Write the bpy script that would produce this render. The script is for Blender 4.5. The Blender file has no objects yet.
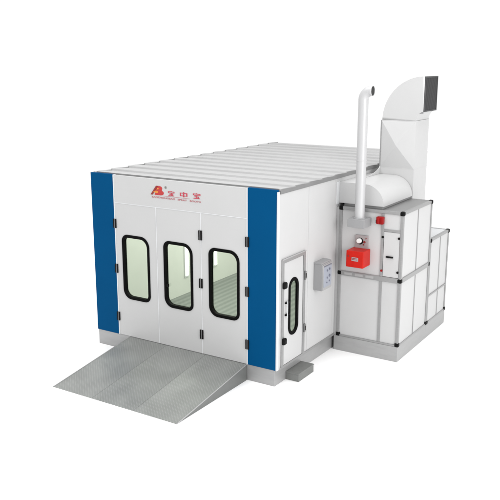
import bpy, bmesh, math, random
from mathutils import Vector
random.seed(7)
S = bpy.context.scene
COL = S.collection
PI = math.pi

# ------------------------------------------------------------------ dimensions (metres)
W, D, H = 4.10, 7.035, 3.418          # booth width, depth, height
ZB = 0.2975                           # top of the steel plinth
YC, XC0, XC1, ZC = 2.18, 4.165, 5.4244, 2.836     # front unit
YR, YE, ZR = 3.716, 4.873, 2.054                  # rear unit
B1, B2 = 0.555, 3.515                 # inner edges of the blue corner panels
S1, S2 = 1.553, 2.546                 # seams between the door leaves
ZD = 2.895                            # top of the door leaves

# ------------------------------------------------------------------ materials
def mat(name, col, rough=0.5, metal=0.0, var=0.04, scale=3.0, bump=0.0, bscale=40.0, coat=0.0, stretch=None, spec=0.5):
    m = bpy.data.materials.new(name); m.use_nodes = True
    nt = m.node_tree; N = nt.nodes; L = nt.links
    p = N['Principled BSDF']
    p.inputs['Roughness'].default_value = rough
    p.inputs['Metallic'].default_value = metal
    p.inputs['Specular IOR Level'].default_value = spec
    if coat: p.inputs['Coat Weight'].default_value = coat
    tc = N.new('ShaderNodeTexCoord')
    mp = N.new('ShaderNodeMapping'); L.new(tc.outputs['Object'], mp.inputs['Vector'])
    if stretch: mp.inputs['Scale'].default_value = stretch
    no = N.new('ShaderNodeTexNoise'); no.inputs['Scale'].default_value = scale
    no.inputs['Detail'].default_value = 5; no.inputs['Roughness'].default_value = 0.6
    L.new(mp.outputs['Vector'], no.inputs['Vector'])
    cr = N.new('ShaderNodeValToRGB')
    e = cr.color_ramp.elements
    e[0].position = 0.3; e[1].position = 0.7
    e[0].color = tuple(max(0, c*(1-var)) for c in col) + (1,)
    e[1].color = tuple(min(1, c*(1+var)) for c in col) + (1,)
    L.new(no.outputs['Fac'], cr.inputs['Fac']); L.new(cr.outputs['Color'], p.inputs['Base Color'])
    mr = N.new('ShaderNodeMapRange'); L.new(no.outputs['Fac'], mr.inputs['Value'])
    mr.inputs['To Min'].default_value = max(0.02, rough-0.08); mr.inputs['To Max'].default_value = min(1, rough+0.08)
    L.new(mr.outputs['Result'], p.inputs['Roughness'])
    if bump:
        n2 = N.new('ShaderNodeTexNoise'); n2.inputs['Scale'].default_value = bscale
        L.new(tc.outputs['Object'], n2.inputs['Vector'])
        b = N.new('ShaderNodeBump'); b.inputs['Strength'].default_value = bump; b.inputs['Distance'].default_value = 0.01
        L.new(n2.outputs['Fac'], b.inputs['Height']); L.new(b.outputs['Normal'], p.inputs['Normal'])
    return m

M = {}
M['white']   = mat('white_powder_coat', (0.475,0.475,0.475), 0.42, 0, 0.015, 1.5, 0.12, 2.5)
M['side']    = M['white']
M['trim']    = mat('white_edge_trim', (0.60,0.61,0.62), 0.4, 0, 0.01)
M['blue']    = mat('blue_powder_coat', (0.001,0.060,0.165), 0.5, 0, 0.03, 1.2, 0.08, 2.5, spec=0.02)
M['alu']     = mat('anodised_aluminium', (0.285,0.285,0.285), 0.38, 0.35, 0.05, 6, 0.0, 40, 0, (1,1,12))
M['roof']    = mat('galvanised_roof_sheet', (0.385,0.385,0.385), 0.5, 0.15, 0.05, 2.0, 0.06, 4, 0, (0.6,6,1))
M['roofend'] = mat('galvanised_roof_edge', (0.215,0.215,0.215), 0.5, 0.3, 0.05)
M['plinth']  = mat('galvanised_plinth', (0.35,0.35,0.35), 0.42, 0.35, 0.06, 3.0, 0.08, 8, 0, (1,1,5))
M['palemetal'] = mat('pale_rail_insert', (0.37,0.37,0.37), 0.4, 0.2, 0.03)
M['topsheet'] = mat('brushed_top_sheet', (0.235,0.235,0.235), 0.45, 0.35, 0.07, 5, 0, 40, 0, (8,0.6,1))
M['black']   = mat('black_plastic', (0.004,0.004,0.004), 0.4, 0, 0.1, spec=0.10)
M['rubber']  = mat('black_rubber_gasket', (0.0025,0.0025,0.0025), 0.55, 0, 0.1, spec=0.05)
M['hinge']   = mat('dark_hinge_plastic', (0.006,0.0055,0.0055), 0.45, 0, 0.1, spec=0.08)
M['hingepin']= mat('hinge_pin_steel', (0.14,0.14,0.14), 0.4, 0.3, 0.05)
M['duct']    = mat('white_duct_sheet', (0.50,0.50,0.50), 0.4, 0.15, 0.015, 2.0, 0.05, 3)
M['flue']    = mat('flue_sheet', (0.46,0.46,0.465), 0.4, 0.2, 0.03, 2.0, 0.03, 6, 0, (4,4,0.6))
M['grey']    = mat('grey_enclosure_paint', (0.265,0.265,0.27), 0.45, 0, 0.03)
M['step']    = mat('grey_step_steel', (0.165,0.17,0.163), 0.6, 0.1, 0.10, 12, 0.25, 60)
M['red']     = mat('red_enamel', (0.47,0.014,0.008), 0.35, 0, 0.06, 8, 0, 40, 0, spec=0.15)
M['redsw']   = mat('red_switch_plastic', (0.27,0.009,0.009), 0.35, 0, 0.1, spec=0.12)
M['print']   = mat('red_print', (0.44,0.045,0.07), 0.6, 0, 0.03)
M['pinkprint']= mat('fine_red_print', (0.42,0.16,0.17), 0.6, 0, 0.03)
M['emb']     = mat('emblem_red', (0.42,0.025,0.025), 0.6, 0, 0.05)
M['embdark'] = mat('emblem_dark_red', (0.22,0.015,0.012), 0.6, 0, 0.05)
M['embyel']  = mat('emblem_orange', (0.62,0.22,0.03), 0.6, 0, 0.05)
M['greyprint']= mat('grey_print', (0.22,0.22,0.2), 0.6, 0, 0.03)
M['plate']   = mat('gauge_plate_enamel', (0.34,0.30,0.30), 0.45, 0, 0.04)
M['knob']    = mat('white_knob_plastic', (0.85,0.85,0.84), 0.3, 0, 0.02)
M['display'] = mat('bluish_keypad_foil', (0.29,0.31,0.36), 0.35, 0, 0.04)
M['navy']    = mat('navy_button', (0.13,0.14,0.18), 0.4, 0, 0.05)
M['grille']  = mat('dark_grille', (0.045,0.045,0.047), 0.5, 0.2, 0.08)
M['insideshade']    = mat('painted_inside_shade', (0.02,0.02,0.02), 0.8, 0, 0.1)  # near-black colour standing in for shade inside flue and duct
M['inner']   = mat('booth_inner_wall', (0.70,0.71,0.68), 0.5, 0, 0.015)

def floor_mat():
    m = bpy.data.materials.new('steel_floor_grating'); m.use_nodes = True
    nt = m.node_tree; N = nt.nodes; L = nt.links; p = N['Principled BSDF']
    p.inputs['Roughness'].default_value = 0.45; p.inputs['Metallic'].default_value = 0.2
    tc = N.new('ShaderNodeTexCoord')
    w = N.new('ShaderNodeTexWave'); w.bands_direction = 'X'; w.inputs['Scale'].default_value = 1.9
    w.inputs['Distortion'].default_value = 0.15
    L.new(tc.outputs['Object'], w.inputs['Vector'])
    w2 = N.new('ShaderNodeTexWave'); w2.bands_direction = 'Y'; w2.inputs['Scale'].default_value = 6
    L.new(tc.outputs['Object'], w2.inputs['Vector'])
    cr = N.new('ShaderNodeValToRGB'); e = cr.color_ramp.elements
    e[0].color = (0.14,0.16,0.15,1); e[1].color = (0.23,0.25,0.235,1)
    L.new(w.outputs['Fac'], cr.inputs['Fac'])
    mx = N.new('ShaderNodeMix'); mx.data_type = 'RGBA'; mx.blend_type = 'MULTIPLY'; mx.inputs[0].default_value = 0.25
    L.new(cr.outputs['Color'], mx.inputs[6]); L.new(w2.outputs['Color'], mx.inputs[7])
    L.new(mx.outputs[2], p.inputs['Base Color'])
    return m
M['grating'] = floor_mat()

def tread_mat():
    # steel chequer plate: rows of small raised lozenges turned alternately left and right
    m = bpy.data.materials.new('chequer_plate_steel'); m.use_nodes = True
    nt = m.node_tree; N = nt.nodes; L = nt.links; p = N['Principled BSDF']
    p.inputs['Metallic'].default_value = 0.5
    tc = N.new('ShaderNodeTexCoord')
    def wave(rot, sc):
        mp = N.new('ShaderNodeMapping'); mp.inputs['Rotation'].default_value = (0,0,rot)
        L.new(tc.outputs['Object'], mp.inputs['Vector'])
        w = N.new('ShaderNodeTexWave'); w.inputs['Scale'].default_value = sc
        L.new(mp.outputs['Vector'], w.inputs['Vector']); return w
    a = wave(PI/4, 7.5); b = wave(-PI/4, 7.5)
    mul = N.new('ShaderNodeMath'); mul.operation = 'MULTIPLY'
    L.new(a.outputs['Fac'], mul.inputs[0]); L.new(b.outputs['Fac'], mul.inputs[1])
    ch = N.new('ShaderNodeValToRGB'); ch.color_ramp.elements[0].position = 0.25; ch.color_ramp.elements[1].position = 0.6
    L.new(mul.outputs[0], ch.inputs['Fac'])
    no = N.new('ShaderNodeTexNoise'); no.inputs['Scale'].default_value = 2.2; no.inputs['Detail'].default_value = 6
    L.new(tc.outputs['Object'], no.inputs['Vector'])
    cr = N.new('ShaderNodeValToRGB'); e = cr.color_ramp.elements
    e[0].position = 0.3; e[1].position = 0.72
    e[0].color = (0.225,0.233,0.225,1); e[1].color = (0.295,0.303,0.293,1)
    L.new(no.outputs['Fac'], cr.inputs['Fac'])
    mx = N.new('ShaderNodeMix'); mx.data_type = 'RGBA'; mx.blend_type = 'MIX'
    mx.inputs[7].default_value = (0.41,0.415,0.405,1)
    f = N.new('ShaderNodeMath'); f.operation = 'MULTIPLY'; f.inputs[1].default_value = 0.35
    L.new(ch.outputs['Color'], f.inputs[0]); L.new(f.outputs[0], mx.inputs[0])
    L.new(cr.outputs['Color'], mx.inputs[6]); L.new(mx.outputs[2], p.inputs['Base Color'])
    mr = N.new('ShaderNodeMapRange'); L.new(no.outputs['Fac'], mr.inputs['Value'])
    mr.inputs['To Min'].default_value = 0.34; mr.inputs['To Max'].default_value = 0.50
    L.new(mr.outputs['Result'], p.inputs['Roughness'])
    bp = N.new('ShaderNodeBump'); bp.inputs['Strength'].default_value = 0.35; bp.inputs['Distance'].default_value = 0.006
    L.new(ch.outputs['Color'], bp.inputs['Height']); L.new(bp.outputs['Normal'], p.inputs['Normal'])
    return m
M['tread'] = tread_mat()
M['rampside'] = mat('ramp_side_steel', (0.16,0.165,0.16), 0.5, 0.35, 0.08, 4, 0.1, 20)

def glass_mat():
    m = bpy.data.materials.new('pale_green_glass'); m.use_nodes = True
    nt = m.node_tree; N = nt.nodes; L = nt.links
    N.remove(N['Principled BSDF']); out = N['Material Output']
    t = N.new('ShaderNodeBsdfTransparent'); t.inputs['Color'].default_value = (0.93,0.965,0.89,1)
    g = N.new('ShaderNodeBsdfGlossy'); g.inputs['Roughness'].default_value = 0.02; g.inputs['Color'].default_value = (0.9,0.95,0.9,1)
    lw = N.new('ShaderNodeLayerWeight'); lw.inputs['Blend'].default_value = 0.5
    pw_ = N.new('ShaderNodeMath'); pw_.operation = 'POWER'; pw_.inputs[1].default_value = 4
    fr = N.new('ShaderNodeMath'); fr.operation = 'MULTIPLY_ADD'; fr.inputs[1].default_value = 0.4; fr.inputs[2].default_value = 0.03
    L.new(lw.outputs['Facing'], pw_.inputs[0]); L.new(pw_.outputs[0], fr.inputs[0])
    mx = N.new('ShaderNodeMixShader')
    L.new(fr.outputs[0], mx.inputs[0]); L.new(t.outputs[0], mx.inputs[1]); L.new(g.outputs[0], mx.inputs[2])
    L.new(mx.outputs[0], out.inputs['Surface'])
    return m
M['glass'] = glass_mat()

def emit_mat(name, col, st):
    m = bpy.data.materials.new(name); m.use_nodes = True
    p = m.node_tree.nodes['Principled BSDF']
    p.inputs['Base Color'].default_value = (0.8,0.8,0.8,1)
    p.inputs['Emission Color'].default_value = col + (1,); p.inputs['Emission Strength'].default_value = st
    return m
M['tube'] = emit_mat('lit_lamp_tube', (1.0,1.0,0.97), 2.5)

# ------------------------------------------------------------------ mesh helpers
def add_box(bm, x0, x1, y0, y1, z0, z1):
    v = [bm.verts.new(c) for c in ((x0,y0,z0),(x1,y0,z0),(x1,y1,z0),(x0,y1,z0),(x0,y0,z1),(x1,y0,z1),(x1,y1,z1),(x0,y1,z1))]
    for f in ((3,2,1,0),(4,5,6,7),(0,1,5,4),(1,2,6,5),(2,3,7,6),(3,0,4,7)):
        bm.faces.new([v[i] for i in f])

def frame3(axis):
    # maps (u, v, depth) onto space: 'y' -> (x=u, z=v, y=depth), 'x' -> (y=u, z=v, x=depth), 'z' -> (x=u, y=v, z=depth)
    if axis == 'y': return lambda u, v, d: (u, d, v)
    if axis == 'x': return lambda u, v, d: (d, u, v)
    return lambda u, v, d: (u, v, d)

def add_prism(bm, pts, axis, d0, d1):
    f = frame3(axis); n = len(pts)
    a = [bm.verts.new(f(u, v, d0)) for u, v in pts]; b = [bm.verts.new(f(u, v, d1)) for u, v in pts]
    bm.faces.new(a); bm.faces.new(b)
    for i in range(n):
        j = (i+1) % n
        bm.faces.new((a[i], a[j], b[j], b[i]))

def add_ring(bm, outer, inner, axis, d0, d1):
    """plate of outline `outer` with a hole `inner`, both closed point lists"""
    f = frame3(axis)
    loops = []
    for d in (d0, d1):
        lo = [bm.verts.new(f(u, v, d)) for u, v in outer]; li = [bm.verts.new(f(u, v, d)) for u, v in inner]
        ed = []
        for lp in (lo, li):
            for i in range(len(lp)): ed.append(bm.edges.new((lp[i], lp[(i+1) % len(lp)])))
        bmesh.ops.triangle_fill(bm, use_beauty=True, use_dissolve=False, edges=ed)
        loops.append((lo, li))
    for k in (0, 1):
        a, b = loops[0][k], loops[1][k]
        for i in range(len(a)):
            j = (i+1) % len(a)
            bm.faces.new((a[i], a[j], b[j], b[i]))

def add_band(bm, outer, inner, axis, d0, d1):
    """ring between two point lists of the same length (quads)"""
    f = frame3(axis); n = len(outer)
    R = [[bm.verts.new(f(u, v, d)) for u, v in p] for p, d in ((outer,d0),(inner,d0),(inner,d1),(outer,d1))]
    for k in range(4):
        a, b = R[k], R[(k+1) % 4]
        for i in range(n):
            j = (i+1) % n
            bm.faces.new((a[i], a[j], b[j], b[i]))

def rrect(u0, u1, v0, v1, rs, n=8):
    """rounded rectangle, rs = radii at (bottom-left, bottom-right, top-right, top-left)"""
    if not hasattr(rs, '__len__'): rs = (rs,)*4
    pts = []
    for (cu, cv, sa, r) in ((u0,v0,PI,rs[0]),(u1,v0,1.5*PI,rs[1]),(u1,v1,0,rs[2]),(u0,v1,PI/2,rs[3])):
        ou = cu + (r if cu == u0 else -r); ov = cv + (r if cv == v0 else -r)
        for i in range(n+1):
            a = sa + i/n*PI/2
            pts.append((ou + r*math.cos(a), ov + r*math.sin(a)))
    return pts

def add_tube(bm, path, r, n=28, cap0=True, cap1=True):
    rings = []
    for i, p in enumerate(path):
        p = Vector(p)
        a = Vector(path[max(0, i-1)]); b = Vector(path[min(len(path)-1, i+1)])
        t = (b-a).normalized()
        s = Vector((0,1,0)); w = t.cross(s).normalized() if abs(t.dot(s)) < 0.95 else t.cross(Vector((1,0,0))).normalized()
        s2 = w.cross(t)
        rr = r[i] if hasattr(r, '__len__') else r
        rings.append([bm.verts.new(p + (w*math.cos(k/n*2*PI) + s2*math.sin(k/n*2*PI))*rr) for k in range(n)])
    for a, b in zip(rings, rings[1:]):
        for k in range(n):
            bm.faces.new((a[k], a[(k+1) % n], b[(k+1) % n], b[k]))
    if cap0: bm.faces.new(rings[0])
    if cap1: bm.faces.new(rings[-1])

def obj(name, bm, m, parent=None, bevel=0.0, smooth=False, seg=2):
    bmesh.ops.recalc_face_normals(bm, faces=bm.faces)
    me = bpy.data.meshes.new(name); bm.to_mesh(me); bm.free()
    ml = m if isinstance(m, (list, tuple)) else [m]
    for x in ml: me.materials.append(x)
    o = bpy.data.objects.new(name, me); COL.objects.link(o)
    if parent:
        o.parent = parent
        # geometry is written in world coordinates; bring it into the frame of the parent
        off = Vector((0,0,0)); q = parent
        while q: off += q.location; q = q.parent
        me.transform(__import__('mathutils').Matrix.Translation(-off))
    if bevel:
        b = o.modifiers.new('bevel', 'BEVEL'); b.width = bevel; b.segments = seg; b.limit_method = 'ANGLE'; b.angle_limit = 0.6
        b.harden_normals = False
    if smooth:
        for p in me.polygons: p.use_smooth = True
        me.set_sharp_from_angle(angle=math.radians(38))
    return o

def box(name, x0, x1, y0, y1, z0, z1, m, parent=None, bevel=0.004):
    bm = bmesh.new(); add_box(bm, x0, x1, y0, y1, z0, z1)
    return obj(name, bm, m, parent, bevel)

def thing(name, label, cat, loc, group=None):
    o = bpy.data.objects.new(name, None); COL.objects.link(o); o.location = loc
    o.empty_display_size = 0.2
    o['label'] = label; o['category'] = cat
    if group: o['group'] = group
    bpy.context.view_layer.update()
    return o

# ------------------------------------------------------------------ floor sheet
def ground():
    m = bpy.data.materials.new('white_studio_floor'); m.use_nodes = True
    p = m.node_tree.nodes['Principled BSDF']
    p.inputs['Base Color'].default_value = (0.97,0.97,0.97,1); p.inputs['Roughness'].default_value = 0.9
    p.inputs['Specular IOR Level'].default_value = 0.0
    bm = bmesh.new()
    v = [bm.verts.new(c) for c in ((-600,-600,0),(600,-600,0),(600,900,0),(-600,900,0))]
    bm.faces.new(v)
    o = obj('floor', bm, m); o['kind'] = 'structure'
ground()

# ------------------------------------------------------------------ spray booth
booth = thing('paint_booth', 'large white drive-in paint booth with blue corner panels and three windowed front doors', 'paint booth', (2.05, 3.5, 0))
T = 0.06

# plinth
bm = bmesh.new()
add_box(bm, 0.012, W-0.05, 0.012, D-0.02, 0.0, ZB-0.002)
obj('plinth', bm, M['plinth'], booth, 0.004)
# interior floor grating
box('floor_grating', 0.07, W-0.07, 0.07, D-0.07, ZB+0.001, ZB+0.02, M['grating'], booth, 0)

# blue corner panels (each with its light edge trim as a sub-part)
for x0, x1, e0, e1 in ((0.0, B1, B1, B1+0.022), (B2, W-0.022, B2-0.022, B2)):
    pn = box('corner_panel', x0, x1, 0.0, T, ZB, H, M['blue'], booth, 0.003)
    box('edge_trim', e0, e1, -0.004, T, ZB, H-0.004, M['trim'], pn, 0.002)
# light corner profile closing the right-hand corner
box('corner_trim', W-0.022, W+0.004, -0.004, 0.05, ZB, H-0.03, M['trim'], booth, 0.003)
# header
hd = box('header_panel', B1+0.022, B2-0.022, 0.0, T, ZD+0.004, H-0.01, M['white'], booth, 0.003)
box('head_seam', B1+0.022, B2-0.022, -0.003, 0.003, ZD-0.006, ZD+0.006, M['trim'], hd, 0.001)

# door leaves
leaves = [(B1+0.022, S1-0.007, 0.7225, 1.377), (S1+0.007, S2-0.007, 1.708, 2.362), (S2+0.007, B2-0.022, 2.708, 3.351)]
for i, (x0, x1, w0, w1) in enumerate(leaves):
    z0, z1 = 1.055, 2.307
    rs = (0.19, 0.13, 0.20, 0.13)
    out = rrect(w0, w1, z0, z1, rs); inn = rrect(w0+0.052, w1-0.052, z0+0.056, z1-0.056, tuple(r-0.045 for r in rs))
    hole = rrect(w0+0.02, w1-0.02, z0+0.02, z1-0.02, tuple(r-0.02 for r in rs))
    bm = bmesh.new(); add_ring(bm, [(x0,ZB+0.004),(x1,ZB+0.004),(x1,ZD-0.006),(x0,ZD-0.006)], hole, 'y', 0.002, 0.052)
    leaf = obj('door_leaf', bm, M['white'], booth, 0.003)
    bm = bmesh.new(); add_band(bm, out, inn, 'y', -0.014, 0.066)
    obj('window_gasket', bm, M['rubber'], leaf, 0.008, seg=3)
    bm = bmesh.new(); add_prism(bm, rrect(w0+0.03, w1-0.03, z0+0.03, z1-0.03, tuple(r-0.03 for r in rs)), 'y', 0.030, 0.036)
    obj('window_pane', bm, M['glass'], leaf)
    if i < 2:
        box('door_seal', x1, x1+0.014, -0.003, 0.05, ZB+0.004, ZD-0.006, M['trim'], leaf, 0.002)
    hx = (B1+0.018, None, B2-0.018)[i]
    if i == 2: hxs = (S2-0.008, B2-0.006)
    elif i == 0: hxs = (B1+0.012,)
    else: hxs = ()
    for hx in hxs:
        for hz in (2.495, 1.622, 0.668):
            bm = bmesh.new()
            for dx in (-0.022, 0.022):
                add_box(bm, hx+dx-0.015, hx+dx+0.015, -0.020, 0.0, hz-0.088, hz+0.088)
            h = obj('hinge', bm, M['hinge'], leaf, 0.008, seg=3)
            bm = bmesh.new(); add_tube(bm, [(hx,-0.012,hz-0.085),(hx,-0.012,hz+0.085)], 0.010, 10)
            obj('hinge_pin', bm, M['hingepin'], leaf)

# small latch on the middle window gasket
box('window_latch', 1.772, 1.805, -0.02, 0.02, 1.44, 1.50, M['black'], booth, 0.004)

# side walls, rear wall
ds0, ds1, dz1 = 0.125, 0.955, 2.235       # side door opening
wall = []
box('side_wall', W-T, W, 0.051, ds0, ZB, H-0.06, M['side'], booth, 0)
box('side_wall', W-T, W, ds0, ds1, dz1, H-0.06, M['side'], booth, 0)
for y0, y1 in ((ds1, 1.066), (1.074, 2.10), (2.108, 3.10), (3.108, 4.10), (4.108, 5.10), (5.108, 6.10), (6.108, D)):
    box('side_wall', W-T, W, y0, y1, ZB, H-0.06, M['side'], booth, 0.003)
for y0, y1 in ((1.066, 1.074), (2.10, 2.108), (3.10, 3.108), (4.10, 4.108), (5.10, 5.108), (6.10, 6.108)):
    box('wall_seam', W-T, W-0.008, y0, y1, ZB, H-0.06, M['trim'], booth, 0)
for k in range(7):
    box('side_wall', 0.0, T, T+0.04+k*0.994, T+0.04+(k+1)*0.994-0.006, ZB, H-0.06, M['side'], booth, 0.003)
box('rear_wall', T+0.002, W-T-0.002, D-T, D, ZB, H-0.06, M['side'], booth, 0.003)
# inner lining (pale) on left, rear and right
box('inner_lining', T+0.002, T+0.012, 0.07, D-T-0.01, ZB+0.021, 3.2, M['inner'], booth, 0)
box('inner_lining', T+0.013, W-T-0.013, D-T-0.012, D-T-0.002, ZB+0.021, 3.2, M['inner'], booth, 0)
box('inner_lining', W-T-0.012, W-T-0.002, 1.0, D-T-0.013, ZB+0.021, 3.2, M['inner'], booth, 0)
box('inner_ceiling', T+0.002, W-T-0.002, 0.064, D-T-0.002, 3.201, 3.24, M['inner'], booth, 0)
# channel along the foot of the right-hand wall
box('bottom_channel', W-0.048, W+0.016, 0.10, D-0.02, ZB-0.012, ZB+0.035, M['alu'], booth, 0.004)

# side door frame and door
bm = bmesh.new()
add_box(bm, W-0.05, W+0.022, ds0, ds0+0.072, ZB+0.036, dz1)
add_box(bm, W-0.05, W+0.022, ds1-0.072, ds1, ZB+0.036, dz1)
add_box(bm, W-0.05, W+0.022, ds0+0.072, ds1-0.072, dz1-0.072, dz1)
fr = obj('door_frame', bm, M['alu'], booth, 0.005)
box('frame_lip', W+0.022, W+0.030, ds0, ds1, dz1-0.012, dz1+0.006, M['palemetal'], fr, 0.002)
bm = bmesh.new()
o_ = [(ds0+0.078, ZB+0.04), (ds1-0.078, ZB+0.04), (ds1-0.078, dz1-0.078), (ds0+0.078, dz1-0.078)]
sw = (0.362, 0.716, 0.805, 1.842)
hole = rrect(sw[0]+0.02, sw[1]-0.02, sw[2]+0.02, sw[3]-0.02, 0.155, 10)
add_ring(bm, o_, hole, 'x', W-0.040, W+0.008)
sd = obj('side_door', bm, M['side'], booth, 0.003)
bm = bmesh.new()
add_band(bm, rrect(*sw, 0.175, 10), rrect(sw[0]+0.066, sw[1]-0.066, sw[2]+0.06, sw[3]-0.06, 0.11, 10), 'x', W-0.016, W+0.022)
obj('window_gasket', bm, M['rubber'], sd, 0.008, seg=3)
bm = bmesh.new(); add_prism(bm, rrect(sw[0]+0.03, sw[1]-0.03, sw[2]+0.03, sw[3]-0.03, 0.14, 10), 'x', W-0.012, W-0.006)
obj('window_pane', bm, M['glass'], sd)
for kz in (1.784, 0.788):
    bm = bmesh.new()
    add_box(bm, W+0.008, W+0.075, 0.125, 0.235, kz-0.06, kz+0.06)
    obj('door_latch', bm, M['black'], sd, 0.03, seg=4)
bm = bmesh.new(); add_tube(bm, [(W+0.052,0.262,1.20),(W+0.052,0.262,1.49)], 0.008, 12)
hb = obj('handle', bm, M['trim'], sd, 0, True)
for hz in (1.453, 1.239):
    box('handle_arm', W+0.008, W+0.045, 0.236, 0.372, hz-0.014, hz+0.014, M['black'], hb, 0.006)
for hz in (1.789, 0.815):
    box('hinge', W+0.022, W+0.048, 0.895, 0.945, hz-0.08, hz+0.08, M['hingepin'], sd, 0.01)
    box('hinge_cap', W+0.022, W+0.058, 0.905, 0.935, hz-0.045, hz+0.045, M['hinge'], sd, 0.01)

# roof: curved pans laid across the booth, each 0.5 m deep
bm = bmesh.new()
NP = 14; pd = (D-0.05)/NP; x0, x1 = 0.03, W-0.012
ys = []
for k in range(NP):
    for f, h in ((0.0,0.0),(0.012,0.010),(0.03,0.031),(0.045,0.035),(0.10,0.036),(0.30,0.034),(0.46,0.031),(0.56,0.027),(0.80,0.010),(0.95,0.001)):
        ys.append((0.065+(k+f)*pd*0.995, 3.390+h))
ys.append((0.065+NP*pd*0.995, 3.390))
top = [[bm.verts.new((x, y, z)) for y, z in ys] for x in (x0, x1)]
bot = [[bm.verts.new((x, y, 3.362)) for y in (ys[0][0], ys[-1][0])] for x in (x0, x1)]
for i in range(len(ys)-1):
    bm.faces.new((top[0][i], top[1][i], top[1][i+1], top[0][i+1]))
for s in (0, 1):
    bm.faces.new(top[s] + [bot[s][1], bot[s][0]])
bm.faces.new((bot[0][0], bot[1][0], bot[1][1], bot[0][1]))
bm.faces.new((top[0][0], top[1][0], bot[1][0], bot[0][0])); bm.faces.new((top[0][-1], top[1][-1], bot[1][1], bot[0][1]))
roof = obj('roof', bm, M['roof'], booth, 0, True)
# scalloped end strip along the right-hand eave
bm = bmesh.new()
pts = [(y, 3.408+(z-3.390)*0.45) for y, z in ys] + [(ys[-1][0], 3.345), (0.062, 3.345)]
add_prism(bm, pts, 'x', W-0.010, W+0.012)
obj('eave_strip', bm, M['roofend'], roof)
bm = bmesh.new(); add_prism(bm, pts, 'x', 0.004, 0.028)
obj('eave_strip', bm, M['alu'], roof)

box('gutter', 0.10, W-0.012, 0.0605, 0.0645, 3.402, 3.436, M['roofend'], roof, 0.001)
# ---- lettering on the header
PY = (-0.006, 0.0)
def stroke_mesh(rects, u0, v0, w, h, slant=0.0):
    bm = bmesh.new()
    for (a, b, c, d) in rects:
        p = [(a, b), (c, b), (c, d), (a, d)]
        add_prism(bm, [(u0 + (x + slant*y)*w, v0 + y*h) for x, y in p], 'y', PY[0], PY[1])
    return bm
t_ = 0.115
bao = [(0.0,0.80,1.0,0.92),(0.44,0.92,0.56,1.0),(0.0,0.62,0.12,0.80),(0.88,0.62,1.0,0.80),
       (0.17,0.54,0.83,0.65),(0.20,0.29,0.80,0.40),(0.06,0.0,0.94,0.12),(0.44,0.12,0.56,0.29),(0.44,0.40,0.56,0.54),(0.66,0.14,0.80,0.25)]
zhong = [(0.0,0.74,0.42,0.86),(0.58,0.74,1.0,0.86),(0.0,0.20,0.42,0.32),(0.58,0.20,1.0,0.32),(0.0,0.32,0.14,0.74),(0.86,0.32,1.0,0.74),(0.42,0.0,0.58,1.0)]
obj('lettering', stroke_mesh(bao, 1.848, 3.132, 0.142, 0.088), M['print'], hd)
obj('lettering', stroke_mesh(zhong, 2.112, 3.136, 0.160, 0.088), M['print'], hd)
obj('lettering', stroke_mesh(bao, 2.396, 3.134, 0.156, 0.096), M['print'], hd)
box('underline', 1.74, 2.33, -0.004, 0.0, 3.116, 3.121, M['pinkprint'], hd, 0)

def text(body, x0, x1, z0, m, name='lettering', shear=0.0, height=None):
    cu = bpy.data.curves.new('txt', 'FONT'); cu.body = body; cu.size = 0.05; cu.extrude = 0.002; cu.shear = shear; cu.offset = 0.0006
    tmp = bpy.data.objects.new('txt', cu); COL.objects.link(tmp)
    bpy.context.view_layer.update()
    dg = bpy.context.evaluated_depsgraph_get()
    me = bpy.data.meshes.new_from_object(tmp.evaluated_get(dg))
    bpy.data.objects.remove(tmp); bpy.data.curves.remove(cu)
    xs = [v.co.x for v in me.vertices]; zs = [v.co.y for v in me.vertices]
    k = (x1-x0)/(max(xs)-min(xs)); kz = k if height is None else height/(max(zs)-min(zs)); mx = min(xs); mz = min(zs)
    for v in me.vertices:
        v.co = ((v.co.x-mx)*k + x0, -0.003 - v.co.z, (v.co.y-mz)*kz + z0)
    bm = bmesh.new(); bm.from_mesh(me); bpy.data.meshes.remove(me)
    return bm
obj('lettering', text('BAOZHONGBAO', 1.478, 2.000, 3.069, M['pinkprint'], height=0.029), M['pinkprint'], hd)
obj('lettering', text('SPRAY', 2.058, 2.262, 3.069, M['pinkprint'], height=0.029), M['pinkprint'], hd)
obj('lettering', text('BOOTH', 2.325, 2.562, 3.069, M['pinkprint'], height=0.029), M['pinkprint'], hd)
obj('lettering', text('\u00ae', 1.772, 1.818, 3.252, M['greyprint']), M['greyprint'], hd)

# emblem: a slanted A leg running into a round-lobed B
E0, EZ, EW, EH = 1.452, 3.124, 0.302, 0.166
def em(pts): return [(E0 + x*EW, EZ + y*EH) for x, y in pts]
def lobe(cx, cy, rx, ry, a0, a1, n=10): return [(cx + rx*math.cos(a0+(a1-a0)*i/n), cy + ry*math.sin(a0+(a1-a0)*i/n)) for i in range(n+1)]
bm = bmesh.new()
b_out = [(0.30,0.0)] + lobe(0.74,0.26,0.25,0.26,-PI/2,0.35*PI) + lobe(0.66,0.75,0.22,0.25,-0.12*PI,PI/2) + [(0.46,1.0)]
add_prism(bm, em(b_out), 'y', -0.005, 0.0)
emb = obj('emblem', bm, M['emb'], hd)
bm = bmesh.new(); add_prism(bm, em([(0.0,0.0),(0.16,0.0),(0.56,0.98),(0.42,0.98)]), 'y', -0.009, -0.0005)
obj('emblem_leg', bm, M['embdark'], hd)
bm = bmesh.new()
add_prism(bm, em([(0.47,0.62)] + lobe(0.57,0.71,0.06,0.08,-PI/2,PI/2,6) + [(0.52,0.79)]), 'y', -0.008, -0.0008)
add_prism(bm, em([(0.34,0.22)] + lobe(0.50,0.34,0.09,0.11,-PI/2,PI/2,6) + [(0.42,0.46)]), 'y', -0.008, -0.0008)
add_prism(bm, em([(0.20,0.24),(0.48,0.40),(0.44,0.50),(0.24,0.34)]), 'y', -0.010, -0.0091)
obj('emblem_highlight', bm, M['embyel'], hd)

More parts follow.
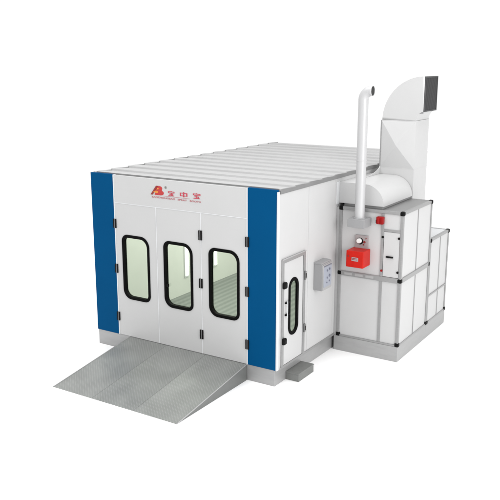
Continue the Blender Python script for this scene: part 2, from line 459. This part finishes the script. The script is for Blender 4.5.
# lit wall lamps inside the booth (two uprights on the far side wall are seen through the windows)
for y, lab in ((2.835, 'lit upright lamp on inner wall, seen through middle door window'), (3.975, 'lit upright lamp on inner wall, seen through door window nearest the side door')):
    t = thing('wall_lamp', lab, 'lamp', (0.08, y, 0.72), 'upright lamps on the inner wall')
    box('lamp_housing', 0.073, 0.090, y-0.075, y+0.075, 0.70, 2.60, M['trim'], t, 0.003)
    box('lamp_tube', 0.091, 0.115, y-0.045, y+0.045, 0.74, 2.56, M['tube'], t, 0.008)

# ------------------------------------------------------------------ ramp of three chequer plates
ramp = thing('entry_ramp', 'grey chequer-plate ramp of three plates sloping up to the front doors', 'ramp', (2.15, -1.0, 0))
RX0, RX1, RY = 0.818, 3.489, -2.02
edges = [RX0, RX0+0.905, RX0+1.80, RX1]
for k in range(3):
    a, b = edges[k], edges[k+1]
    bm = bmesh.new(); n = 12; m_ = 10
    g = []
    for i in range(n+1):
        u = i/n
        row = []
        for j in range(m_+1):
            v = j/m_
            sag = -0.030*4*u*(1-u)*min(1, 4*v*(1-v)*1.6)
            row.append(bm.verts.new((a+0.002+(b-a-0.004)*u, RY + (-0.004-RY)*v, 0.006+(ZB-0.008)*v + sag*(0.35+0.65*v))))
        g.append(row)
    for i in range(n):
        for j in range(m_):
            bm.faces.new((g[i][j], g[i+1][j], g[i+1][j+1], g[i][j+1]))
    lo = [[bm.verts.new(v.co - Vector((0,0,0.005))) for v in row] for row in g]
    for i in range(n):
        for j in range(m_):
            bm.faces.new((lo[i][j], lo[i][j+1], lo[i+1][j+1], lo[i+1][j]))
        for j in (0, m_): bm.faces.new((g[i][j], g[i+1][j], lo[i+1][j], lo[i][j]))
    for i in (0, n):
        for j in range(m_): bm.faces.new((g[i][j], g[i][j+1], lo[i][j+1], lo[i][j]))
    obj('ramp_plate', bm, M['tread'], ramp, 0, True)
for x in (RX0+0.004, RX1-0.006):
    bm = bmesh.new()
    add_prism(bm, [(RY+0.03, 0.0), (-0.004, 0.0), (-0.004, ZB-0.012), (RY+0.03, 0.006)], 'x', x, x+0.012)
    obj('side_plate', bm, M['rampside'], ramp, 0.002)
for x in (RX0, RX1-0.012):
    bm = bmesh.new()
    add_prism(bm, [(RY, 0.0), (RY, 0.012), (-0.006, ZB+0.004), (-0.006, ZB-0.010), (RY+0.05, 0.0)], 'x', x+0.0125, x+0.022)
    obj('edge_rail', bm, M['plinth'], ramp, 0.002)

# ------------------------------------------------------------------ step under the side door
st = thing('door_step', 'low dark grey block step on the floor under the narrow side door', 'step', (4.18, 0.69, 0))
box('step_body', W-0.048, 4.312, 0.40, 0.965, 0.0, 0.128, M['step'], st, 0.006)
box('step_tread', W-0.048, 4.318, 0.394, 0.971, 0.128, 0.152, M['step'], st, 0.005)

# ------------------------------------------------------------------ control box on the side wall
cb = thing('control_box', 'small grey control box with bluish keypad hanging on the white side wall', 'control box', (W, 1.5, 1.68))
box('enclosure', W+0.001, 4.275, 1.302, 1.676, 1.418, 1.915, M['grey'], cb, 0.008)
bm = bmesh.new(); add_prism(bm, [(1.296,1.912),(1.682,1.912),(1.682,1.940),(1.296,1.940)], 'x', W+0.001, 4.262)
obj('hood', bm, M['grey'], cb, 0.006)
box('cover', 4.275, 4.285, 1.312, 1.666, 1.43, 1.895, M['palemetal'], cb, 0.004)
kp = box('keypad', 4.285, 4.289, 1.335, 1.648, 1.475, 1.855, M['display'], cb, 0.002)
bm = bmesh.new(); add_box(bm, 4.2855, 4.292, 1.345, 1.642, 1.862, 1.876)
obj('cover_slot', bm, M['navy'], cb, 0.001)
for (yy, zz, r) in ((1.47,1.775,0.020),(1.56,1.79,0.022),(1.47,1.64,0.018),(1.56,1.665,0.026),(1.46,1.55,0.014),(1.56,1.565,0.016)):
    bm = bmesh.new(); add_tube(bm, [(4.2885,yy,zz),(4.299,yy,zz)], r, 14)
    obj('button', bm, M['navy'], kp, 0.002)

# ------------------------------------------------------------------ framed units beside the booth
def unit(root, x0, x1, y0, y1, z0, z1, ymid, zmid, front=None, caps=True, topm=None, pw=0.055, capset=None):
    i = 0.022
    # skin panels
    if front:
        for (a, b, c, d) in front: box('panel', a, b, y0+i, y0+i+0.03, c, d, M['side'], root, 0.003)
    else:
        box('panel', x0+i, x1-i, y0+i, y0+i+0.03, z0+0.01, z1-0.01, M['side'], root, 0.003)
    for (a, b) in ((y0+pw*0.5, ymid-0.008), (ymid+0.008, y1-pw*0.5)):
        for (c, d) in ((z0+0.01, zmid-0.01), (zmid+0.01, z1-0.01)):
            box('panel', x1-i-0.03, x1-i+0.006, a, b, c, d, M['side'], root, 0.003)
    box('panel', x0+i, x0+i+0.03, y0+0.06, y1-0.06, z0+0.01, z1-0.01, M['side'], root, 0.003)
    box('panel', x0+i+0.035, x1-i-0.035, y1-i-0.03, y1-i, z0+0.01, z1-0.01, M['side'], root, 0.003)
    box('top_panel', x0+pw*0.7, x1-pw*0.7, y0+pw*0.7, y1-pw*0.7, z1-0.03, z1-0.006, topm or M['topsheet'], root, 0.003)
    # posts
    for (a, b) in ((x0, y0), (x1-pw, y0), (x0, y1-pw), (x1-pw, y1-pw)):
        box('frame_post', a, a+pw, b, b+pw, z0+0.002, z1-0.002, M['alu'], root, 0.006)
    # rails: top, middle, bottom
    for z, hgt in ((z1-pw, pw), (z0, 0.034)):
        box('frame_rail', x0+pw, x1-pw, y0, y0+pw, z, z+hgt, M['alu'], root, 0.005)
        box('frame_rail', x0+pw, x1-pw, y1-pw, y1, z, z+hgt, M['alu'], root, 0.005)
        box('frame_rail', x1-pw, x1, y0+pw, y1-pw, z, z+hgt, M['alu'], root, 0.005)
        box('frame_rail', x0, x0+pw, y0+pw, y1-pw, z, z+hgt, M['alu'], root, 0.005)
    box('joint_strip', x1-0.035, x1-0.006, ymid-0.012, ymid+0.012, z0+0.035, z1-pw, M['alu'], root, 0.002)
    s = 0.042
    for (a, b, z) in capset:
        box('corner_cap', a-s, a+s, b-s, b+s, z-s, z+s, M['black'], root, 0.022, ) 

hx = thing('heater_unit', 'tall white framed heater cabinet with black corner caps carrying the red burner', 'heater cabinet', (4.8, 2.95, 0))
zm = 1.562
XV = 5.030
front = [(XC0+0.03, XV-0.006, ZB+0.01, zm), (XV+0.006, XC1-0.03, ZB+0.01, zm), (XC0+0.03, XV-0.006, zm+0.004, ZC-0.02),
         (XV+0.006, XC1-0.03, 2.48, ZC-0.02)]
unit(hx, XC0, XC1, YC, YR-0.006, ZB, ZC, 2.962, zm, front,
     capset=[(XC1-0.03, YC+0.03, ZC-0.03), (XC0+0.03, YC+0.03, ZC-0.03), (XC1-0.03, YR-0.036, ZC-0.03), (XC0+0.03, YR-0.036, ZC-0.03),
             (XC1-0.03, YC+0.03, zm), (XC0+0.03, YC+0.03, zm), (XC1-0.03, YR-0.036, zm),
             (XC1-0.03, YC+0.03, ZB+0.035), (XC0+0.03, YC+0.03, ZB+0.035), (XC1-0.03, YR-0.036, ZB+0.035)])
box('frame_rail', XC0+0.055, XC1-0.055, YC-0.004, YC+0.05, zm-0.045, zm+0.045, M['alu'], hx, 0.006)
box('frame_rail', XC1-0.05, XC1+0.004, YC+0.055, YR-0.062, zm-0.045, zm+0.045, M['alu'], hx, 0.006)
box('joint_strip', XV-0.024, XV+0.024, YC+0.004, YC+0.05, ZB+0.034, zm-0.046, M['alu'], hx, 0.004)
box('joint_strip', XV-0.024, XV+0.024, YC+0.004, YC+0.05, zm+0.046, ZC-0.056, M['alu'], hx, 0.004)
box('joint_strip', XV+0.025, XC1-0.056, YC+0.006, YC+0.05, 2.452, 2.498, M['alu'], hx, 0.004)
# access door in the upper right of the front, with handle and four fixing bolts
dr = box('access_door', XV+0.03, XC1-0.06, YC+0.010, YC+0.03, zm+0.05, 2.448, M['side'], hx, 0.004)
box('handle', 5.118, 5.256, YC-0.022, YC+0.010, 1.975, 2.005, M['black'], dr, 0.008)
for (a, z, m) in ((5.040,2.348,'hinge'),(5.352,2.354,'hinge'),(5.352,1.721,'hinge'),(5.040,1.717,'redsw')):
    bm = bmesh.new(); add_tube(bm, [(a,YC-0.010,z),(a,YC+0.010,z)], 0.022, 12)
    obj('bolt', bm, M[m], dr, 0.004)
box('wall_joint', W+0.003, XC0-0.002, YC+0.012, YR-0.02, ZB, ZC-0.02, M['palemetal'], hx, 0.002)
# pale strips on the face of the middle rail
for k in range(3):
    box('rail_strip', 4.30+k*0.215, 4.46+k*0.215, YC-0.008, YC-0.003, zm-0.022, zm+0.026, M['palemetal'], hx, 0.002)
# plinth under the front unit
box('plinth', XC0-0.055, XC1-0.006, YC+0.004, YR-0.012, 0.0, ZB-0.003, M['plinth'], hx, 0.004)
# gauge plate with knob
gp = box('gauge_plate', 4.502, 4.760, YC-0.006, YC+0.022, 2.075, 2.332, M['plate'], hx, 0.004)
bm = bmesh.new(); add_tube(bm, [(4.588,YC-0.004,2.228),(4.588,YC-0.05,2.228)], (0.052,0.044), 20)
obj('knob', bm, M['knob'], gp, 0.006)
bm = bmesh.new(); add_tube(bm, [(4.60,YC-0.005,2.222),(4.60,YC-0.012,2.222)], 0.064, 20)
obj('knob_ring', bm, M['hinge'], gp)
for a, z, r in ((4.690, 2.212, 0.022), (4.676, 2.162, 0.013), (4.72, 2.28, 0.010)):
    bm = bmesh.new(); add_tube(bm, [(a,YC-0.005,z),(a,YC-0.02,z)], r, 14)
    obj('indicator', bm, M['embdark'], gp, 0.003)
# red isolator switch
sw_ = box('isolator_switch', 4.925, 5.060, YC-0.075, YC+0.02, 2.588, 2.725, M['redsw'], hx, 0.015)
box('switch_knob', 4.955, 5.005, YC-0.115, YC-0.0755, 2.605, 2.712, M['redsw'], sw_, 0.015)
box('switch_foot', 4.910, 4.945, YC-0.05, YC+0.02, 2.60, 2.66, M['hinge'], sw_, 0.006)

rx = thing('rear_unit', 'lower white framed cabinet behind the tall heater cabinet, with flat white top', 'fan cabinet', (4.8, 4.3, 0))
unit(rx, XC0, XC1, YR, YE, ZB, ZR, 4.348, 0.878, None, topm=M['trim'],
     capset=[(XC1-0.03, YE-0.03, ZR-0.03), (XC1-0.03, YR+0.036, ZR-0.036), (XC1-0.03, YE-0.03, ZB+0.03), (XC1-0.03, YR+0.036, ZB+0.03), (XC0+0.03, YE-0.03, ZR-0.03)])
box('frame_rail', XC1-0.05, XC1+0.003, YR+0.055, YE-0.056, 0.862, 0.896, M['alu'], rx, 0.004)
box('plinth', XC0-0.055, XC1-0.006, YR-0.010, YE+0.01, 0.0, ZB-0.003, M['plinth'], rx, 0.004)

# ------------------------------------------------------------------ red burner
br = thing('burner', 'bright red burner box fixed to the cabinet front under the gauge plate', 'burner', (4.63, 2.03, 1.78))
bm = bmesh.new(); add_box(bm, 4.462, 4.802, 1.88, YC+0.02, 1.782, 2.092)
bd = obj('burner_cover', bm, M['red'], br, 0.012, seg=3)
box('name_plate', 4.575, 4.705, 1.874, 1.8795, 1.905, 1.975, M['plate'], bd, 0.001)
bm = bmesh.new()
for z in (1.950, 1.928): add_box(bm, 4.59, 4.69, 1.8715, 1.8738, z, z+0.010)
obj('plate_line', bm, M['embdark'], bd)
bm = bmesh.new(); add_tube(bm, [(4.512,1.879,1.99),(4.512,1.868,1.99)], 0.018, 14)
obj('screw', bm, M['embdark'], bd, 0.003)

# ------------------------------------------------------------------ flue pipe
fl = thing('flue_pipe', 'slim silvery flue pipe with bent top rising from the small box above the burner', 'flue', (4.636, 2.03, 2.5))
bxm = bmesh.new(); add_box(bxm, 4.465, 4.797, 1.88, YC+0.022, 2.527, 2.682)
obj('base_box', bxm, M['grey'], fl, 0.006)
path = [(4.636,2.03,2.66)]
zt, r_, R_ = 4.95, 0.089, 0.15
for i in range(0, 14): path.append((4.636,2.03,2.70+(zt-R_-2.70)*i/13))
for i in range(1, 11):
    a = i/10*PI/2; path.append((4.636+R_-R_*math.cos(a), 2.03, zt-R_+R_*math.sin(a)))
path.append((4.812,2.03,zt))
bm = bmesh.new(); add_tube(bm, path, r_, 32, True, False)
pp = obj('pipe', bm, M['flue'], fl, 0, True)
so = pp.modifiers.new('wall', 'SOLIDIFY'); so.thickness = 0.006; so.offset = -1
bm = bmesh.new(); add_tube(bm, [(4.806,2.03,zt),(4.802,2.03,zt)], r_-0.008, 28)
obj('pipe_mouth_shade', bm, M['insideshade'], pp)  # dark disc, the shade inside the pipe mouth put into colour
bm = bmesh.new(); add_tube(bm, [(4.636,2.03,3.72),(4.636,2.03,3.745)], r_+0.003, 32)
obj('pipe_seam', bm, M['flue'], pp, 0.002)
bm = bmesh.new(); add_tube(bm, [(4.636,2.03,2.683),(4.636,2.03,2.70)], (r_+0.025, r_+0.012), 28)
obj('collar', bm, M['grey'], fl, 0.003)

# ------------------------------------------------------------------ rounded hood linking the cabinet and the booth
hd2 = thing('duct_hood', 'smooth white quarter-round duct hood between booth wall and cabinet top', 'duct', (4.55, 3.0, ZC))
HZ, HT, HR = 2.885, 3.272, 0.387
prof = [(W+0.003, HZ), (5.0, HZ)] + [(5.0-HR+HR*math.cos(i/20*PI/2), HZ+HR*math.sin(i/20*PI/2)) for i in range(1, 21)] + [(W+0.003, HT)]
bm = bmesh.new(); add_prism(bm, prof, 'y', 2.27, 3.700)
obj('hood_shell', bm, M['duct'], hd2, 0, True)
box('collar', W+0.10, 4.965, 2.305, 3.68, ZC-0.005, HZ-0.001, M['alu'], hd2, 0.003)
box('wall_flange', W+0.001, W+0.012, 2.155, 2.269, HZ-0.02, HT+0.012, M['trim'], hd2, 0.002)
# concave fairing where the hood meets the upright duct
bm = bmesh.new()
cv = [(3.715-0.95+0.95*math.sin(i/14*PI/2), HT+0.001+0.16*(1-math.cos(i/14*PI/2))) for i in range(15)] + [(3.715, HT+0.001)]
add_prism(bm, cv, 'x', 4.284, 4.297)
obj('gusset', bm, M['duct'], hd2, 0.002)

# ------------------------------------------------------------------ upright exhaust duct
du = thing('exhaust_duct', 'tall square white exhaust duct with cross-creased front and dark grille outlet', 'duct', (4.64, 4.08, ZR))
DX0, DX1, DY0, DY1, DZ0, DZ1 = 4.292, 5.0, 3.722, 4.452, ZR+0.002, 4.325
# shaft with cross-broken faces: one creased field above, one below on each side
bm = bmesh.new()
def creased(c, outv):
    v = [bm.verts.new(p) for p in c]
    mid = sum((Vector(p) for p in c), Vector())/4 + Vector(outv)
    m = bm.verts.new(mid)
    for i in range(4): bm.faces.new((v[i], v[(i+1) % 4], m))
zs = [DZ0, 3.40, DZ1]
for z0, z1 in zip(zs, zs[1:]):
    k = 0.11 if z0 > 3 else 0.02
    creased([(DX0,DY0,z0),(DX1,DY0,z0),(DX1,DY0,z1),(DX0,DY0,z1)], (0,-k,0))
    creased([(DX1,DY0,z0),(DX1,DY1,z0),(DX1,DY1,z1),(DX1,DY0,z1)], (0.012,0,0))
    creased([(DX0,DY1,z0),(DX1,DY1,z0),(DX1,DY1,z1),(DX0,DY1,z1)], (0,0.012,0))
    creased([(DX0,DY0,z0),(DX0,DY1,z0),(DX0,DY1,z1),(DX0,DY0,z1)], (-0.012,0,0))
bmesh.ops.remove_doubles(bm, verts=bm.verts[:], dist=0.0005)
sh = obj('shaft', bm, M['duct'], du)
bm = bmesh.new()
for (a, b) in ((DX0-0.014, DX0+0.004),):
    add_box(bm, a, b, DY0-0.012, DY0+0.014, DZ0, DZ1+0.01)
obj('corner_strip', bm, M['alu'], sh, 0.002)
box('seam_flange', DX0-0.002, DX1+0.003, DY0-0.002, DY1+0.003, 3.394, 3.406, M['duct'], sh, 0.003)
box('seam_flange', DX0-0.002, DX1+0.003, DY0-0.001, DY1+0.002, DZ1, DZ1+0.014, M['duct'], sh, 0.003)
# elbow
ex, ez = 5.13, 4.34
orx, orz, irx, irz = ex-DX0-0.006, 5.178-ez, ex-DX1+0.006, 4.512-ez
ya, yb = DY0+0.012, DY1-0.004
out_ = [(ex - orx*math.cos(i/24*PI/2), ez + orz*math.sin(i/24*PI/2)) for i in range(25)]
inn_ = [(ex - irx*math.cos(i/24*PI/2), ez + irz*math.sin(i/24*PI/2)) for i in range(25)]
bm = bmesh.new()
R = [[bm.verts.new((x, y, z)) for x, z in c] for c, y in ((out_,ya),(out_,yb),(inn_,yb),(inn_,ya))]
for k in range(4):
    a, b = R[k], R[(k+1) % 4]
    for i in range(24): bm.faces.new((a[i], a[i+1], b[i+1], b[i]))
el = obj('elbow', bm, M['duct'], du, 0, True)
el.modifiers.new('wall', 'SOLIDIFY').thickness = 0.006
# grille
z0, z1 = 4.512, 5.178
bm = bmesh.new(); add_ring(bm, [(ya,z0),(yb,z0),(yb,z1),(ya,z1)], [(ya+0.025,z0+0.025),(yb-0.025,z0+0.025),(yb-0.025,z1-0.025),(ya+0.025,z1-0.025)], 'x', ex-0.004, ex+0.014)
gr = obj('grille', bm, M['grille'], du, 0.002)
bm = bmesh.new(); n = 19
for k in range(n):
    y = ya+0.03 + (yb-ya-0.06)*(k+0.5)/n
    add_box(bm, ex+0.000, ex+0.008, y-0.008, y+0.008, z0+0.024, z1-0.024)
obj('grille_bars', bm, M['grille'], gr)
box('grille_shade_sheet', ex-0.03, ex-0.02, ya+0.01, yb-0.01, z0+0.01, z1-0.01, M['insideshade'], gr, 0)  # dark sheet painted as the shaded interior behind the bars
# small bracket under the outlet
box('outlet_bracket', ex-0.10, ex-0.01, ya+0.01, ya+0.04, z0-0.035, z0-0.004, M['grey'], du, 0.004)

# ------------------------------------------------------------------ world and lamps
w = bpy.data.worlds.new('World'); S.world = w; w.use_nodes = True
bg = w.node_tree.nodes['Background']; bg.inputs['Color'].default_value = (1,1,1,1); bg.inputs['Strength'].default_value = 1.08

def area(name, loc, target, sx, sy, power):
    l = bpy.data.lights.new(name, 'AREA'); l.shape = 'RECTANGLE'; l.size = sx; l.size_y = sy; l.energy = power
    o = bpy.data.objects.new(name, l); COL.objects.link(o); o.location = loc
    o.rotation_euler = (Vector(target)-Vector(loc)).to_track_quat('-Z', 'Y').to_euler()
    return o
area('studio_top_light', (3.0, 0.0, 12.0), (3.0, 1.0, 0), 12, 12, 950)
area('studio_side_light', (17.5, -4.8, 6.0), (4.5, 2.0, 1.8), 6, 6, 1150)
area('booth_interior_fill', (2.0, 3.5, 3.18), (2.0, 3.5, 0), 3.2, 6.2, 190)  # unseen fill lamp, added to brighten the booth interior

# ------------------------------------------------------------------ camera
cam = bpy.data.cameras.new('camera'); co = bpy.data.objects.new('camera', cam); COL.objects.link(co)
co.location = (10.2432, -10.6389, 5.3955)
co.rotation_euler = (PI/2-0.2369, 0, 0.5608)
cam.sensor_width = 36; cam.lens = 768.2209/500*36; cam.clip_end = 3000; cam.clip_start = 0.1
S.camera = co
S.view_settings.view_transform = 'Standard'; S.view_settings.look = 'None'
S.view_settings.exposure = 0; S.view_settings.gamma = 1
S.render.resolution_x = S.render.resolution_y = 1024
S.cycles.max_bounces = 10; S.cycles.transparent_max_bounces = 12
